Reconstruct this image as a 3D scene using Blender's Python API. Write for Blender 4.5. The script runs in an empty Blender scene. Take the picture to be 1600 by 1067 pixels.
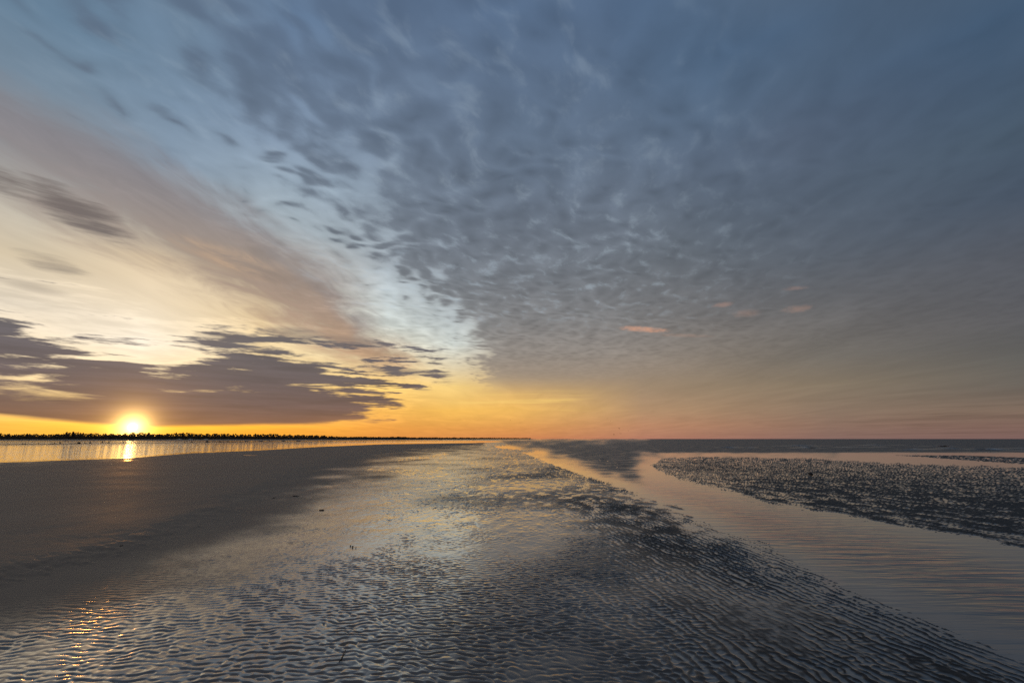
import bpy, math, random
import numpy as np
from mathutils import Vector, Matrix

# ------------------------------------------------------------------ camera
scene = bpy.context.scene
CAM_H = 1.5
FPX = 755.0                                    # focal length in pixels of a 1600 px wide picture
PITCH = math.atan(152.0 / FPX)
cam_data = bpy.data.cameras.new("camera")
cam_data.sensor_width = 36.0
cam_data.lens = 36.0 * FPX / 1600.0
cam_data.clip_start = 0.05
cam_data.clip_end = 60000.0
cam = bpy.data.objects.new("camera", cam_data)
scene.collection.objects.link(cam)
cam.location = (0, 0, CAM_H)
cam.rotation_euler = (math.pi / 2 + PITCH, 0, 0)
scene.camera = cam

# ------------------------------------------------------------------ view
scene.view_settings.view_transform = 'Standard'
scene.view_settings.look = 'None'
scene.view_settings.exposure = 0.0
scene.view_settings.gamma = 1.0
scene.view_settings.use_curve_mapping = False
scene.render.engine = 'CYCLES'
scene.cycles.use_denoising = False
scene.cycles.max_bounces = 6
scene.cycles.sample_clamp_indirect = 3.0
scene.cycles.sample_clamp_direct = 12.0

# ------------------------------------------------------------------ sun direction
SUN_AZ = math.radians(-37.72)                  # from +Y, positive towards +X
SUN_EL = math.radians(1.05)
SUN_DIR = Vector((math.sin(SUN_AZ) * math.cos(SUN_EL), math.cos(SUN_AZ) * math.cos(SUN_EL), math.sin(SUN_EL)))


def lin(c):
    out = []
    for v in c:
        v = v / 255.0
        out.append(v / 12.92 if v <= 0.04045 else ((v + 0.055) / 1.055) ** 2.4)
    return tuple(out)


# ------------------------------------------------------------------ node expressions
class Ex:
    """A value in a node tree that can be combined with the ordinary operators."""
    def __init__(self, nt, sock):
        self.nt, self.s = nt, sock

    def _m(self, op, *a):
        n = self.nt.nodes.new('ShaderNodeMath')
        n.operation = op
        for i, v in enumerate(a):
            if isinstance(v, Ex):
                self.nt.links.new(v.s, n.inputs[i])
            else:
                n.inputs[i].default_value = float(v)
        return Ex(self.nt, n.outputs[0])

    def __add__(self, o): return self._m('ADD', self, o)
    __radd__ = __add__
    def __sub__(self, o): return self._m('SUBTRACT', self, o)
    def __rsub__(self, o): return self._m('SUBTRACT', o, self)
    def __mul__(self, o): return self._m('MULTIPLY', self, o)
    __rmul__ = __mul__
    def __truediv__(self, o): return self._m('DIVIDE', self, o)
    def __rtruediv__(self, o): return self._m('DIVIDE', o, self)
    def max(self, o): return self._m('MAXIMUM', self, o)
    def min(self, o): return self._m('MINIMUM', self, o)
    def pow(self, o): return self._m('POWER', self, o)
    def abs(self): return self._m('ABSOLUTE', self)
    def exp(self): return self._m('EXPONENT', self)
    def clamp(self): return self.max(0.0).min(1.0)

    def step(self, a, b):
        """smooth step from a (0) to b (1); a may lie above b"""
        n = self.nt.nodes.new('ShaderNodeMapRange')
        n.interpolation_type = 'SMOOTHSTEP'
        n.inputs['From Min'].default_value = min(a, b)
        n.inputs['From Max'].default_value = max(a, b)
        n.inputs['To Min'].default_value = 0.0 if a < b else 1.0
        n.inputs['To Max'].default_value = 1.0 if a < b else 0.0
        self.nt.links.new(self.s, n.inputs['Value'])
        return Ex(self.nt, n.outputs['Result'])

    def curve(self, pts):
        """piecewise smooth curve through (x, y) points"""
        x0, x1 = pts[0][0], pts[-1][0]
        ys = [p[1] for p in pts]
        lo, hi = min(ys), max(ys)
        hi = hi if hi > lo else lo + 1e-6
        t = ((self - x0) / (x1 - x0))
        n = self.nt.nodes.new('ShaderNodeValToRGB')
        r = n.color_ramp
        r.interpolation = 'CARDINAL' if False else 'EASE'
        r.interpolation = 'LINEAR'
        while len(r.elements) > 1:
            r.elements.remove(r.elements[-1])
        for i, (x, y) in enumerate(pts):
            e = r.elements[0] if i == 0 else r.elements.new(min(1.0, (x - x0) / (x1 - x0)))
            e.position = (x - x0) / (x1 - x0)
            g = (y - lo) / (hi - lo)
            e.color = (g, g, g, 1)
        self.nt.links.new(t.s, n.inputs[0])
        return Ex(self.nt, n.outputs[0]) * (hi - lo) + lo

    def ramp(self, pts, interp='LINEAR'):
        """colour ramp through (x in 0..1, srgb colour) points"""
        n = self.nt.nodes.new('ShaderNodeValToRGB')
        r = n.color_ramp
        r.interpolation = interp
        while len(r.elements) > 1:
            r.elements.remove(r.elements[-1])
        for i, (x, c) in enumerate(pts):
            e = r.elements[0] if i == 0 else r.elements.new(x)
            e.position = x
            e.color = (*lin(c), 1)
        self.nt.links.new(self.s, n.inputs[0])
        return n.outputs[0]


def vec(nt, x, y, z=0.0):
    n = nt.nodes.new('ShaderNodeCombineXYZ')
    for i, v in enumerate((x, y, z)):
        if isinstance(v, Ex):
            nt.links.new(v.s, n.inputs[i])
        else:
            n.inputs[i].default_value = float(v)
    return n.outputs[0]


def noise(nt, v, scale=1.0, detail=4.0, rough=0.5, dist=0.0, lac=2.0):
    n = nt.nodes.new('ShaderNodeTexNoise')
    n.inputs['Scale'].default_value = scale
    n.inputs['Detail'].default_value = detail
    n.inputs['Roughness'].default_value = rough
    n.inputs['Distortion'].default_value = dist
    n.inputs['Lacunarity'].default_value = lac
    nt.links.new(v, n.inputs['Vector'])
    return Ex(nt, n.outputs['Fac'])


def voro(nt, v, scale=1.0, smooth=0.6, rand=1.0):
    n = nt.nodes.new('ShaderNodeTexVoronoi')
    n.feature = 'SMOOTH_F1'
    n.inputs['Scale'].default_value = scale
    n.inputs['Smoothness'].default_value = smooth
    n.inputs['Randomness'].default_value = rand
    nt.links.new(v, n.inputs['Vector'])
    return Ex(nt, n.outputs['Distance'])


def cmix(nt, a, b, f, mode='MIX'):
    n = nt.nodes.new('ShaderNodeMix')
    n.data_type = 'RGBA'
    n.blend_type = mode
    n.clamp_factor = True
    n.clamp_result = False
    for k, v in ((6, a), (7, b)):
        if isinstance(v, tuple):
            n.inputs[k].default_value = (*v[:3], 1)
        else:
            nt.links.new(v, n.inputs[k])
    if isinstance(f, Ex):
        nt.links.new(f.s, n.inputs[0])
    else:
        n.inputs[0].default_value = f
    return n.outputs[2]


def cscale(nt, a, f):
    n = nt.nodes.new('ShaderNodeVectorMath')
    n.operation = 'SCALE'
    if isinstance(a, tuple):
        n.inputs[0].default_value = a[:3]
    else:
        nt.links.new(a, n.inputs[0])
    if isinstance(f, Ex):
        nt.links.new(f.s, n.inputs['Scale'])
    else:
        n.inputs['Scale'].default_value = f
    return n.outputs[0]


def cadd(nt, a, b):
    n = nt.nodes.new('ShaderNodeVectorMath')
    n.operation = 'ADD'
    nt.links.new(a, n.inputs[0])
    nt.links.new(b, n.inputs[1])
    return n.outputs[0]


# ------------------------------------------------------------------ sky
world = bpy.data.worlds.new("World")
scene.world = world
world.use_nodes = True
nt = world.node_tree
nt.nodes.clear()
out = nt.nodes.new('ShaderNodeOutputWorld')
bg = nt.nodes.new('ShaderNodeBackground')
nt.links.new(bg.outputs[0], out.inputs[0])

tc = nt.nodes.new('ShaderNodeTexCoord')
sx = nt.nodes.new('ShaderNodeSeparateXYZ')
nrm = nt.nodes.new('ShaderNodeVectorMath'); nrm.operation = 'NORMALIZE'
nt.links.new(tc.outputs['Generated'], nrm.inputs[0])
nt.links.new(nrm.outputs[0], sx.inputs[0])
X, Y, Z = (Ex(nt, sx.outputs[i]) for i in range(3))
DEG = 180.0 / math.pi
EL = X._m('ARCSINE', Z) * DEG                  # elevation, degrees
AZ = X._m('ARCTAN2', X, Y) * DEG               # azimuth from +Y, degrees
ZP = Z.max(0.0)
U = X / (ZP + 0.035)                           # a flat cloud layer seen from below
V = Y / (ZP + 0.035)
elq = (EL.max(0.0) / 90.0).pow(0.5)            # ramp coordinate


def P(el):
    return math.sqrt(max(el, 0.0) / 90.0)


# clear-sky colours by elevation for a fan of directions round the horizon
BACK = [(0, (112, 98, 98)), (4, (108, 101, 104)), (10, (98, 99, 107)), (20, (86, 96, 110)), (40, (82, 97, 115)), (62, (97, 105, 115)), (90, (104, 107, 111))]
COLS = [
    (-47, [(0, (240, 172, 62)), (1.2, (250, 190, 82)), (3, (246, 206, 130)), (6, (240, 218, 178)), (11, (226, 214, 194)), (15, (214, 198, 170)), (20, (190, 186, 176)),
           (24.5, (144, 154, 163)), (29, (118, 138, 156)), (34, (104, 130, 153)), (45, (94, 114, 138)), (62, (97, 105, 115)), (90, (104, 107, 111))]),
    (-38, [(0, (250, 180, 52)), (1.2, (255, 200, 70)), (3, (252, 214, 130)), (6, (246, 226, 180)), (9, (242, 232, 212)), (13, (238, 220, 190)), (17, (226, 204, 170)), (22, (178, 184, 186)),
           (26, (134, 152, 170)), (31, (118, 139, 160)), (37, (105, 127, 149)), (62, (97, 105, 115)), (90, (104, 107, 111))]),
    (-28, [(0, (246, 164, 50)), (1.2, (252, 180, 60)), (3, (244, 194, 112)), (6, (238, 206, 144)), (9, (234, 208, 158)), (13, (224, 200, 158)), (17, (206, 190, 166)), (22, (172, 184, 190)),
           (27, (148, 165, 180)), (31, (126, 144, 165)), (37, (110, 130, 155)), (42, (96, 119, 147)), (62, (97, 105, 115)), (90, (104, 107, 111))]),
    (-15, [(0, (222, 140, 66)), (1.2, (232, 158, 72)), (3.2, (236, 178, 88)), (6, (246, 204, 120)), (9, (226, 206, 164)), (13, (206, 212, 206)), (17, (190, 200, 204)), (20, (158, 168, 176)),
           (27, (128, 142, 156)), (34, (110, 126, 146)), (40, (100, 118, 141)), (45, (90, 110, 136)), (62, (97, 105, 115)), (90, (104, 107, 111))]),
    (-7, [(0, (214, 134, 76)), (1.2, (228, 158, 80)), (3.2, (244, 188, 92)), (6, (250, 212, 132)), (8, (228, 210, 172)), (11, (206, 212, 206)), (14, (178, 186, 188)), (18, (140, 148, 155)), (23, (116, 126, 138)),
          (28, (108, 121, 136)), (35, (100, 115, 135)), (41, (92, 111, 135)), (46, (85, 106, 133)), (62, (97, 105, 115)), (90, (104, 107, 111))]),
    (0, [(0, (206, 126, 82)), (1.2, (220, 152, 84)), (3.4, (240, 186, 98)), (5, (222, 178, 108)), (7, (186, 160, 124)), (9.5, (160, 146, 128)), (14, (136, 133, 131)), (21, (111, 117, 125)),
         (28, (100, 113, 129)), (35, (92, 110, 131)), (41, (86, 106, 131)), (46, (82, 105, 133)), (62, (97, 105, 115)), (90, (104, 107, 111))]),
    (15, [(0, (176, 118, 100)), (1.5, (186, 136, 104)), (3.2, (178, 143, 110)), (6, (156, 135, 112)), (9, (136, 124, 112)), (14, (113, 111, 111)), (21, (100, 108, 117)),
          (28, (92, 105, 122)), (34, (85, 103, 125)), (40, (80, 103, 130)), (45, (78, 103, 133)), (62, (97, 105, 115)), (90, (104, 107, 111))]),
    (33, [(0, (134, 104, 98)), (1.3, (138, 111, 97)), (2.8, (136, 116, 100)), (5.3, (132, 118, 101)), (8, (113, 107, 100)), (12, (105, 103, 103)), (18, (89, 96, 106)), (24, (86, 98, 114)),
          (30, (84, 98, 118)), (35, (80, 99, 122)), (39, (76, 98, 124)), (62, (97, 105, 115)), (90, (104, 107, 111))]),
    (49, [(0, (122, 94, 92)), (1, (124, 98, 90)), (2.3, (122, 104, 92)), (4.4, (99, 95, 91)), (6.4, (92, 92, 91)), (9.5, (89, 89, 93)), (14.6, (84, 88, 97)), (19.6, (71, 83, 99)),
          (24.5, (72, 88, 105)), (29, (70, 89, 111)), (33, (68, 90, 115)), (62, (97, 105, 115)), (90, (104, 107, 111))]),
]
sky = elq.ramp([(P(e), c) for e, c in COLS[0][1]])
for (a0, _), (a1, pts) in zip(COLS[:-1], COLS[1:]):
    sky = cmix(nt, sky, elq.ramp([(P(e), c) for e, c in pts]), ((AZ - a0) / (a1 - a0)).clamp())
back = elq.ramp([(P(e), c) for e, c in BACK])
sky = cmix(nt, sky, back, AZ.step(52, 100))
sky = cmix(nt, sky, back, AZ.step(-60, -130))

# physical sky blended in under the clouds
ns = nt.nodes.new('ShaderNodeTexSky')
ns.sky_type = 'NISHITA'
ns.sun_disc = False
ns.sun_elevation = SUN_EL
ns.sun_rotation = SUN_AZ
ns.air_density = 1.0
ns.dust_density = 1.0
NISHITA_STRENGTH = 0.10
sky = cmix(nt, sky, cscale(nt, ns.outputs[0], NISHITA_STRENGTH), 0.06)

# angle from the sun
dt = nt.nodes.new('ShaderNodeVectorMath'); dt.operation = 'DOT_PRODUCT'
nt.links.new(nrm.outputs[0], dt.inputs[0])
dt.inputs[1].default_value = SUN_DIR
dv = nt.nodes.new('ShaderNodeVectorMath'); dv.operation = 'DISTANCE'
nt.links.new(nrm.outputs[0], dv.inputs[0])
dv.inputs[1].default_value = SUN_DIR
TH = Ex(nt, dv.outputs['Value']) * DEG         # small-angle degrees from the sun


def skynoise(a, b, scale, detail=5.0, rough=0.55, dist=0.0, seed=0.0):
    return noise(nt, vec(nt, a, b, seed), scale, detail, rough, dist)


def blob(az0, el0, ra, re, tilt=0.0):
    """soft ellipse in the sky, 1 at its centre, falling through 0 at its rim"""
    c, s = math.cos(math.radians(tilt)), math.sin(math.radians(tilt))
    da = (AZ - az0) * math.cos(math.radians(el0))
    de = EL - el0
    a = (da * c + de * s) / ra
    b = (de * c - da * s) / re
    return 1.0 - (a * a + b * b)


# ---- thin cirrus streaks that give the open parts grain
wa = skynoise(U * 1.6, V * 0.5, 1.0, 6, 0.6, 0.6, 3.1)
sky = cscale(nt, sky, 0.80 + wa * 0.40)

# ---- brown veil: a long band of altostratus running to the horizon
vw = skynoise(U, V * 0.35, 2.3, 6, 0.58, 0.4, 7.7)
vedge = EL.curve([(0, -1.15), (6, -1.10), (9, -1.02), (12, -0.97), (15, -0.95), (20, -0.87), (24, -1.02), (27, -1.22), (30, -1.42), (36, -1.65), (60, -1.8)])
vu = U + (vw - 0.5) * 0.80
vr = vu - vedge
veil_c = elq.ramp([(P(5), (208, 154, 98)), (P(9), (178, 143, 113)), (P(14), (160, 137, 121)), (P(19), (150, 136, 127)), (P(25), (136, 132, 136)), (P(31), (112, 123, 138))])
fib = skynoise(U * 2.0 - V * 0.2, V * 0.75, 2.4, 7, 0.62, 0.9, 1.3)
veil_c = cscale(nt, veil_c, 0.66 + 0.68 * fib)
veil = (vu + (fib - 0.5) * 0.9).step(-2.15, -1.45) * (vr + (fib - 0.5) * 0.5).step(0.14, -0.32) * EL.step(5.5, 10.0) * EL.step(44.0, 28.0)
veil_c = cmix(nt, veil_c, lin((128, 124, 128)), vr.step(-0.42, -0.10) * EL.step(8, 14) * 0.75)
sky = cmix(nt, sky, veil_c, veil * 0.93)
warm = (blob(-31.5, 18.0, 6.5, 1.5, -8) + (vw - 0.5) * 2.0).step(-0.2, 1.2)
sky = cmix(nt, sky, lin((236, 190, 138)), warm * fib.step(0.35, 0.65) * 0.30)

# ---- altocumulus sheet on the right with its ragged left rim
rot = math.radians(24)
UR = U * math.cos(rot) - V * math.sin(rot)
VR = U * math.sin(rot) + V * math.cos(rot)
big = skynoise(U, V, 1.5, 3, 0.5, 0.3, 9.9)
warp = skynoise(U, V, 3.0, 2, 0.5, 0.0, 5.5) - 0.5
cell = voro(nt, vec(nt, UR * 1.15 + warp * 0.45, VR * 0.80 - warp * 0.35, 0.0), 10.5, 0.7)
cell2 = skynoise(UR * 1.1, VR * 0.75, 12.0, 4, 0.52, 0.25, 2.2)
tex = (0.46 - cell) * 1.7 + (cell2 - 0.5) * 1.2 + (big - 0.5) * 0.9
rim = U + (big - 0.5) * 0.35
rthr = EL.curve([(0, -0.44), (9, -0.42), (12, -0.34), (15, -0.43), (20, -0.68), (28, -0.78), (36, -0.84), (60, -0.86)])
hi = EL.step(20, 32)
sheet = (tex * (0.55 + 0.4 * EL.step(13, 19)) + (rim - rthr) * (2.6 - hi * 1.6)).step(-0.25, 0.45) * EL.step(5.0, 8.0)
sheet_c = elq.ramp([(P(4), (196, 156, 112)), (P(7), (152, 136, 120)), (P(10), (140, 133, 127)), (P(14), (124, 124, 125)), (P(19), (110, 115, 122)), (P(26), (103, 113, 127)), (P(34), (96, 111, 131)), (P(46), (86, 105, 131))])
sky = cmix(nt, sky, sheet_c, sheet * AZ.step(28, 8) * (0.84 - 0.14 * hi))
# darker puffs with lighter lanes between them, and ragged brighter openings
fade = U.step(-1.5, -0.7) * EL.step(5, 12) * (0.34 + 0.66 * AZ.step(42, 6)) * (0.72 + 0.28 * EL.step(46, 28))
lane = skynoise(UR * 0.8, VR * 0.5, 5.0, 4, 0.55, 0.2, 31.0) - 0.5
sky = cscale(nt, sky, 1.0 - (tex * 0.25 + lane * 0.34 - 0.01) * fade)
op = skynoise(UR * 1.5 + warp * 0.3, VR * 0.75, 9.0, 4, 0.58, 0.15, 17.0)
slit = (op + lane * -0.25 + (cell - 0.4) * 0.22).step(0.52, 0.82) * fade * AZ.step(44, 10) * EL.step(10, 17)
sky = cmix(nt, sky, lin((174, 190, 202)), slit * (0.34 - 0.16 * hi))

# ---- low stratocumulus bank over the shore
lw = skynoise(AZ * 0.085, EL * 0.62, 1.0, 7, 0.60, 0.35, 4.4)
lw2 = skynoise(AZ * 0.20, EL * 1.7, 1.0, 5, 0.6, 0.2, 8.4)
top = AZ.curve([(-75, 13), (-60, 12.0), (-47, 11.0), (-42, 9.7), (-36, 7.6), (-32, 9.2), (-26, 10.6), (-20, 9.8), (-14, 8.0), (-8, 7.4), (-4, 6.0)])
bot = AZ.curve([(-75, 2.6), (-60, 2.2), (-47, 1.75), (-41, 1.15), (-37, 0.9), (-27, 1.25), (-20, 1.4), (-17, 1.6), (-14, 2.4), (-12, 4.4), (-8, 6.2), (-4, 7.2)])
dtop = (top - EL) / 3.4
eastb = AZ.step(-24, -13)
dbot = (EL - bot) / (0.55 + eastb * 2.0)
east = AZ.step(-26, -14)
dens = dtop.min(dbot).min(1.0) + (lw2 - 0.5) * 4.0 * east * EL.step(0.9, 2.4) + (lw - 0.5) * 5.2 * EL.step(1.0, 6.0) + (lw2 - 0.5) * 3.4 * EL.step(3.0, 8.0) + (lw2 - 0.5) * 0.5
dens = dens * AZ.step(-5.0, -11.0)
bank = dens.step(0.02, 0.80)
sky = cscale(nt, sky, 1.05 + dens.step(-1.0, 0.1) * 0.16 * AZ.step(-6.0, -12.0))
bank_c = elq.ramp([(P(0.8), (164, 108, 70)), (P(1.8), (130, 97, 82)), (P(3.5), (110, 90, 88)), (P(6), (97, 87, 92)), (P(9), (94, 90, 97)), (P(12), (110, 107, 112))])
streak = skynoise(AZ * 0.10, EL * 1.3, 1.0, 6, 0.62, 0.2, 6.1)
bank_c = cscale(nt, bank_c, 0.50 + streak * 1.0)
bank_c = cmix(nt, bank_c, lin((190, 132, 84)), east * EL.step(3.0, 1.2) * 0.6)
sky = cmix(nt, sky, bank_c, bank * 0.95)

# ---- loose dark patches above the bank
for (a, e, ra, re, tilt, k) in [(-44.3, 19.8, 4.8, 1.6, -22, 0.95), (-49.5, 20.6, 2.8, 1.2, -14, 0.9), (-45.0, 14.8, 2.8, 0.95, -10, 0.55), (-46.0, 12.6, 2.4, 0.5, -4, 0.4),
                                (-24.5, 11.2, 4.4, 0.9, -2, 0.75), (-31.5, 10.0, 2.6, 0.9, 4, 0.55), (-18.5, 10.8, 4.2, 0.8, -4, 0.55), (-12.5, 7.6, 5.5, 0.55, -2, 0.7), (-10.5, 5.6, 1.6, 0.22, 0, 0.6)]:
    m = (blob(a, e, ra, re, tilt) + (lw2 - 0.5) * 2.6 + (lw - 0.5) * 1.2).step(-0.1, 1.3)
    sky = cmix(nt, sky, lin((116, 107, 104)), m * k)

# ---- small sunlit cloud scraps over the sea
for (a, e, ra, re, tilt, k, c) in [(15.6, 12.35, 3.1, 0.40, -7, 1.0, (206, 156, 130)), (24.3, 14.4, 1.2, 0.34, 2, 0.5, (176, 140, 126)), (26.6, 13.2, 1.6, 0.5, -3, 0.4, (160, 132, 120)),
                                   (31.4, 15.2, 1.4, 0.3, -3, 0.4, (160, 132, 122)), (31.4, 13.1, 1.5, 0.45, 0, 0.45, (172, 138, 122)), (20.0, 11.4, 3.5, 0.25, -6, 0.25, (190, 150, 128))]:
    m = (blob(a, e, ra, re, tilt) + (skynoise(AZ, EL * 2.0, 1.3, 4, 0.6, 0.0, 5.0) - 0.5) * 1.9).step(-0.1, 1.5)
    sky = cmix(nt, sky, lin(c), m * k)

# ---- glowing streaks under the sheet and dull ones low over the sea
hs = skynoise(AZ * 0.055, EL * 1.5, 1.0, 5, 0.6, 0.2, 12.0)
gl = hs.step(0.50, 0.72) * EL.step(2.2, 3.4) * EL.step(6.2, 4.4) * AZ.step(-10, -3) * AZ.step(11, 4)
sky = cmix(nt, sky, lin((255, 214, 122)), gl * 0.55)
low = hs.step(0.52, 0.40) * EL.step(5.0, 1.5) * EL.step(0.0, 0.3)
sky = cscale(nt, sky, 1.0 - low * 0.16 * AZ.step(14, 40))

# ---- the sun: its disc, the aureole round it, and warmth along the horizon
glow = (TH * -1.7).exp() * 9.0
sky = cadd(nt, sky, cscale(nt, (1.0, 0.60, 0.18), glow))
glow2 = (TH * -0.40).exp() * 0.42
sky = cadd(nt, sky, cscale(nt, (1.0, 0.42, 0.06), glow2))
disc = TH.step(0.36, 0.27) * 40.0
sky = cadd(nt, sky, cscale(nt, (1.0, 0.72, 0.36), disc))

nt.links.new(sky, bg.inputs['Color'])
bg.inputs['Strength'].default_value = 1.0
world.cycles.sampling_method = 'MANUAL'
world.cycles.sample_map_resolution = 2048

# ------------------------------------------------------------------ sun lamp
sun_data = bpy.data.lights.new("sun", 'SUN')
sun_data.energy = 0.30
sun_data.angle = math.radians(0.5)
sun_data.color = (1.0, 0.40, 0.08)
sun = bpy.data.objects.new("sun", sun_data)
scene.collection.objects.link(sun)
sun.rotation_euler = (-SUN_DIR).to_track_quat('-Z', 'Y').to_euler()
sun.location = (0, 0, 50)

# ------------------------------------------------------------------ helpers
rng = np.random.default_rng(11)
random.seed(5)
col = scene.collection


def ground(px, py, z=0.0):
    """point at height z that the photograph shows at (px, py) of its 1600 x 1067 pixels"""
    x = (px - 800.0) / FPX
    c = -(py - 533.5) / FPX
    y = math.cos(PITCH) - c * math.sin(PITCH)
    w = math.sin(PITCH) + c * math.cos(PITCH)
    t = (z - CAM_H) / w
    return x * t, y * t


def flat(pts):
    """outline points in the projective ground chart (755 X/Y, 755 h/Y), where straight edges stay straight"""
    o = []
    for p in pts:
        gx, gy = ground(*p)
        o.append((FPX * gx / gy, FPX * CAM_H / gy))
    return np.array(o, np.float32)


def sdist(A, B, poly, closed=True):
    """signed distance to an outline, positive inside"""
    n = len(poly)
    best = np.full(A.shape, 1e12, np.float32)
    inside = np.zeros(A.shape, bool)
    for i in range(n if closed else n - 1):
        x0, y0 = poly[i]
        x1, y1 = poly[(i + 1) % n]
        ex, ey = x1 - x0, y1 - y0
        wx, wy = A - x0, B - y0
        t = np.clip((wx * ex + wy * ey) / (ex * ex + ey * ey + 1e-9), 0, 1)
        best = np.minimum(best, (wx - t * ex) ** 2 + (wy - t * ey) ** 2)
        if closed:
            cr = (y0 > B) != (y1 > B)
            if abs(ey) > 1e-9:
                inside ^= cr & (A < x0 + (B - y0) * ex / ey)
    d = np.sqrt(best)
    return np.where(inside, d, -d) if closed else d


def sstep(a, b, x):
    t = np.clip((x - a) / (b - a), 0, 1)
    return t * t * (3 - 2 * t)


TAB = rng.random((256, 256)).astype(np.float32)


def vnoise(x, y):
    xi = np.floor(x).astype(np.int64); yi = np.floor(y).astype(np.int64)
    fx = (x - xi).astype(np.float32); fy = (y - yi).astype(np.float32)
    fx = fx * fx * (3 - 2 * fx); fy = fy * fy * (3 - 2 * fy)
    a = TAB[xi & 255, yi & 255]; b = TAB[(xi + 1) & 255, yi & 255]
    c = TAB[xi & 255, (yi + 1) & 255]; d = TAB[(xi + 1) & 255, (yi + 1) & 255]
    return (a + (b - a) * fx) * (1 - fy) + (c + (d - c) * fx) * fy


def fbm(x, y, octs=3):
    s = np.zeros(x.shape, np.float32); amp = 1.0; tot = 0.0
    for o in range(octs):
        s += amp * vnoise(x * 2 ** o + 17.3 * o, y * 2 ** o + 5.1 * o)
        tot += amp; amp *= 0.5
    return s / tot - 0.5


def wave_field(x, y, lam, ang, s_ang, s_k, n=14, seed=0):
    """complex ripple field: its argument is the ripple phase, with the forks and ends real ripples have"""
    r = np.random.default_rng(seed)
    re = np.zeros(x.shape, np.float32); im = np.zeros(x.shape, np.float32)
    for i in range(n):
        k = 2 * math.pi / lam * (1 + s_k * r.normal())
        a = ang + s_ang * r.normal()
        p = (k * math.cos(a)) * x + (k * math.sin(a)) * y + r.random() * 6.2832
        re += np.cos(p); im += np.sin(p)
    return re / math.sqrt(n), im / math.sqrt(n)


def tag(o, label=None, cat=None, group=None, kind=None):
    if label: o["label"] = label
    if cat: o["category"] = cat
    if group: o["group"] = group
    if kind: o["kind"] = kind
    return o


def mesh_obj(name, verts, faces, mat, parent=None, smooth=False):
    me = bpy.data.meshes.new(name)
    me.from_pydata([tuple(v) for v in verts], [], [tuple(f) for f in faces])
    me.update()
    if smooth:
        me.polygons.foreach_set("use_smooth", [True] * len(me.polygons))
    if mat:
        me.materials.append(mat)
    o = bpy.data.objects.new(name, me)
    col.objects.link(o)
    if parent:
        o.parent = parent
    return o


def grid_obj(name, co, nr, nc, mat, attrs, keep=None):
    """a sheet from nr x nc points; keep (nr-1, nc-1) picks the quads"""
    idx = np.arange(nr * nc).reshape(nr, nc)
    q = np.stack([idx[:-1, :-1], idx[:-1, 1:], idx[1:, 1:], idx[1:, :-1]], -1).reshape(-1, 4)
    if keep is not None:
        q = q[keep.reshape(-1)]
        used = np.zeros(nr * nc, bool); used[q.reshape(-1)] = True
        remap = np.cumsum(used) - 1
        q = remap[q]; co = co[used]; attrs = {k: v[used] for k, v in attrs.items()}
    me = bpy.data.meshes.new(name)
    me.vertices.add(len(co)); me.vertices.foreach_set("co", co.astype(np.float32).ravel())
    me.loops.add(q.size); me.loops.foreach_set("vertex_index", q.astype(np.int32).ravel())
    me.polygons.add(len(q))
    me.polygons.foreach_set("loop_start", np.arange(0, q.size, 4, dtype=np.int32))
    me.polygons.foreach_set("use_smooth", np.ones(len(q), bool))
    me.update(calc_edges=True)
    me.validate()
    for k, v in attrs.items():
        a = me.attributes.new(k, 'FLOAT', 'POINT')
        a.data.foreach_set("value", v.astype(np.float32).ravel())
    me.materials.append(mat)
    o = bpy.data.objects.new(name, me)
    col.objects.link(o)
    return o


def new_mat(name):
    m = bpy.data.materials.new(name)
    m.use_nodes = True
    t = m.node_tree
    return m, t, t.nodes["Principled BSDF"]


def attr(t, name):
    n = t.nodes.new('ShaderNodeAttribute')
    n.attribute_name = name
    return Ex(t, n.outputs['Fac'])


def objpos(t):
    n = t.nodes.new('ShaderNodeNewGeometry')
    s = t.nodes.new('ShaderNodeSeparateXYZ')
    t.links.new(n.outputs['Position'], s.inputs[0])
    return [Ex(t, s.outputs[i]) for i in range(3)]


def bump(t, h, strength, dist, normal=None):
    n = t.nodes.new('ShaderNodeBump')
    if isinstance(strength, Ex): t.links.new(strength.s, n.inputs['Strength'])
    else: n.inputs['Strength'].default_value = strength
    n.inputs['Distance'].default_value = dist
    t.links.new(h.s, n.inputs['Height'])
    if normal: t.links.new(normal, n.inputs['Normal'])
    return n.outputs[0]


# ------------------------------------------------------------------ materials of the shore
def rough_normal(t, strength, v, scale, detail, normal=None, stretch=(1.0, 1.0)):
    """tilts the normal by unresolved ripples or wavelets; strength is their slope"""
    n = t.nodes.new('ShaderNodeTexNoise')
    n.inputs['Scale'].default_value = scale
    n.inputs['Detail'].default_value = detail
    n.inputs['Roughness'].default_value = 0.55
    t.links.new(v, n.inputs['Vector'])
    sp = t.nodes.new('ShaderNodeSeparateColor')
    t.links.new(n.outputs['Color'], sp.inputs[0])
    a = (Ex(t, sp.outputs[0]) - 0.5) * strength * (4.0 * stretch[0])
    c = (Ex(t, sp.outputs[1]) - 0.5) * strength * (4.0 * stretch[1])
    add = t.nodes.new('ShaderNodeVectorMath'); add.operation = 'ADD'
    if normal is None:
        normal = t.nodes.new('ShaderNodeNewGeometry').outputs['Normal']
    t.links.new(normal, add.inputs[0])
    t.links.new(vec(t, a, c, 0.0), add.inputs[1])
    nn = t.nodes.new('ShaderNodeVectorMath'); nn.operation = 'NORMALIZE'
    t.links.new(add.outputs[0], nn.inputs[0])
    return nn.outputs[0]


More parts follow.
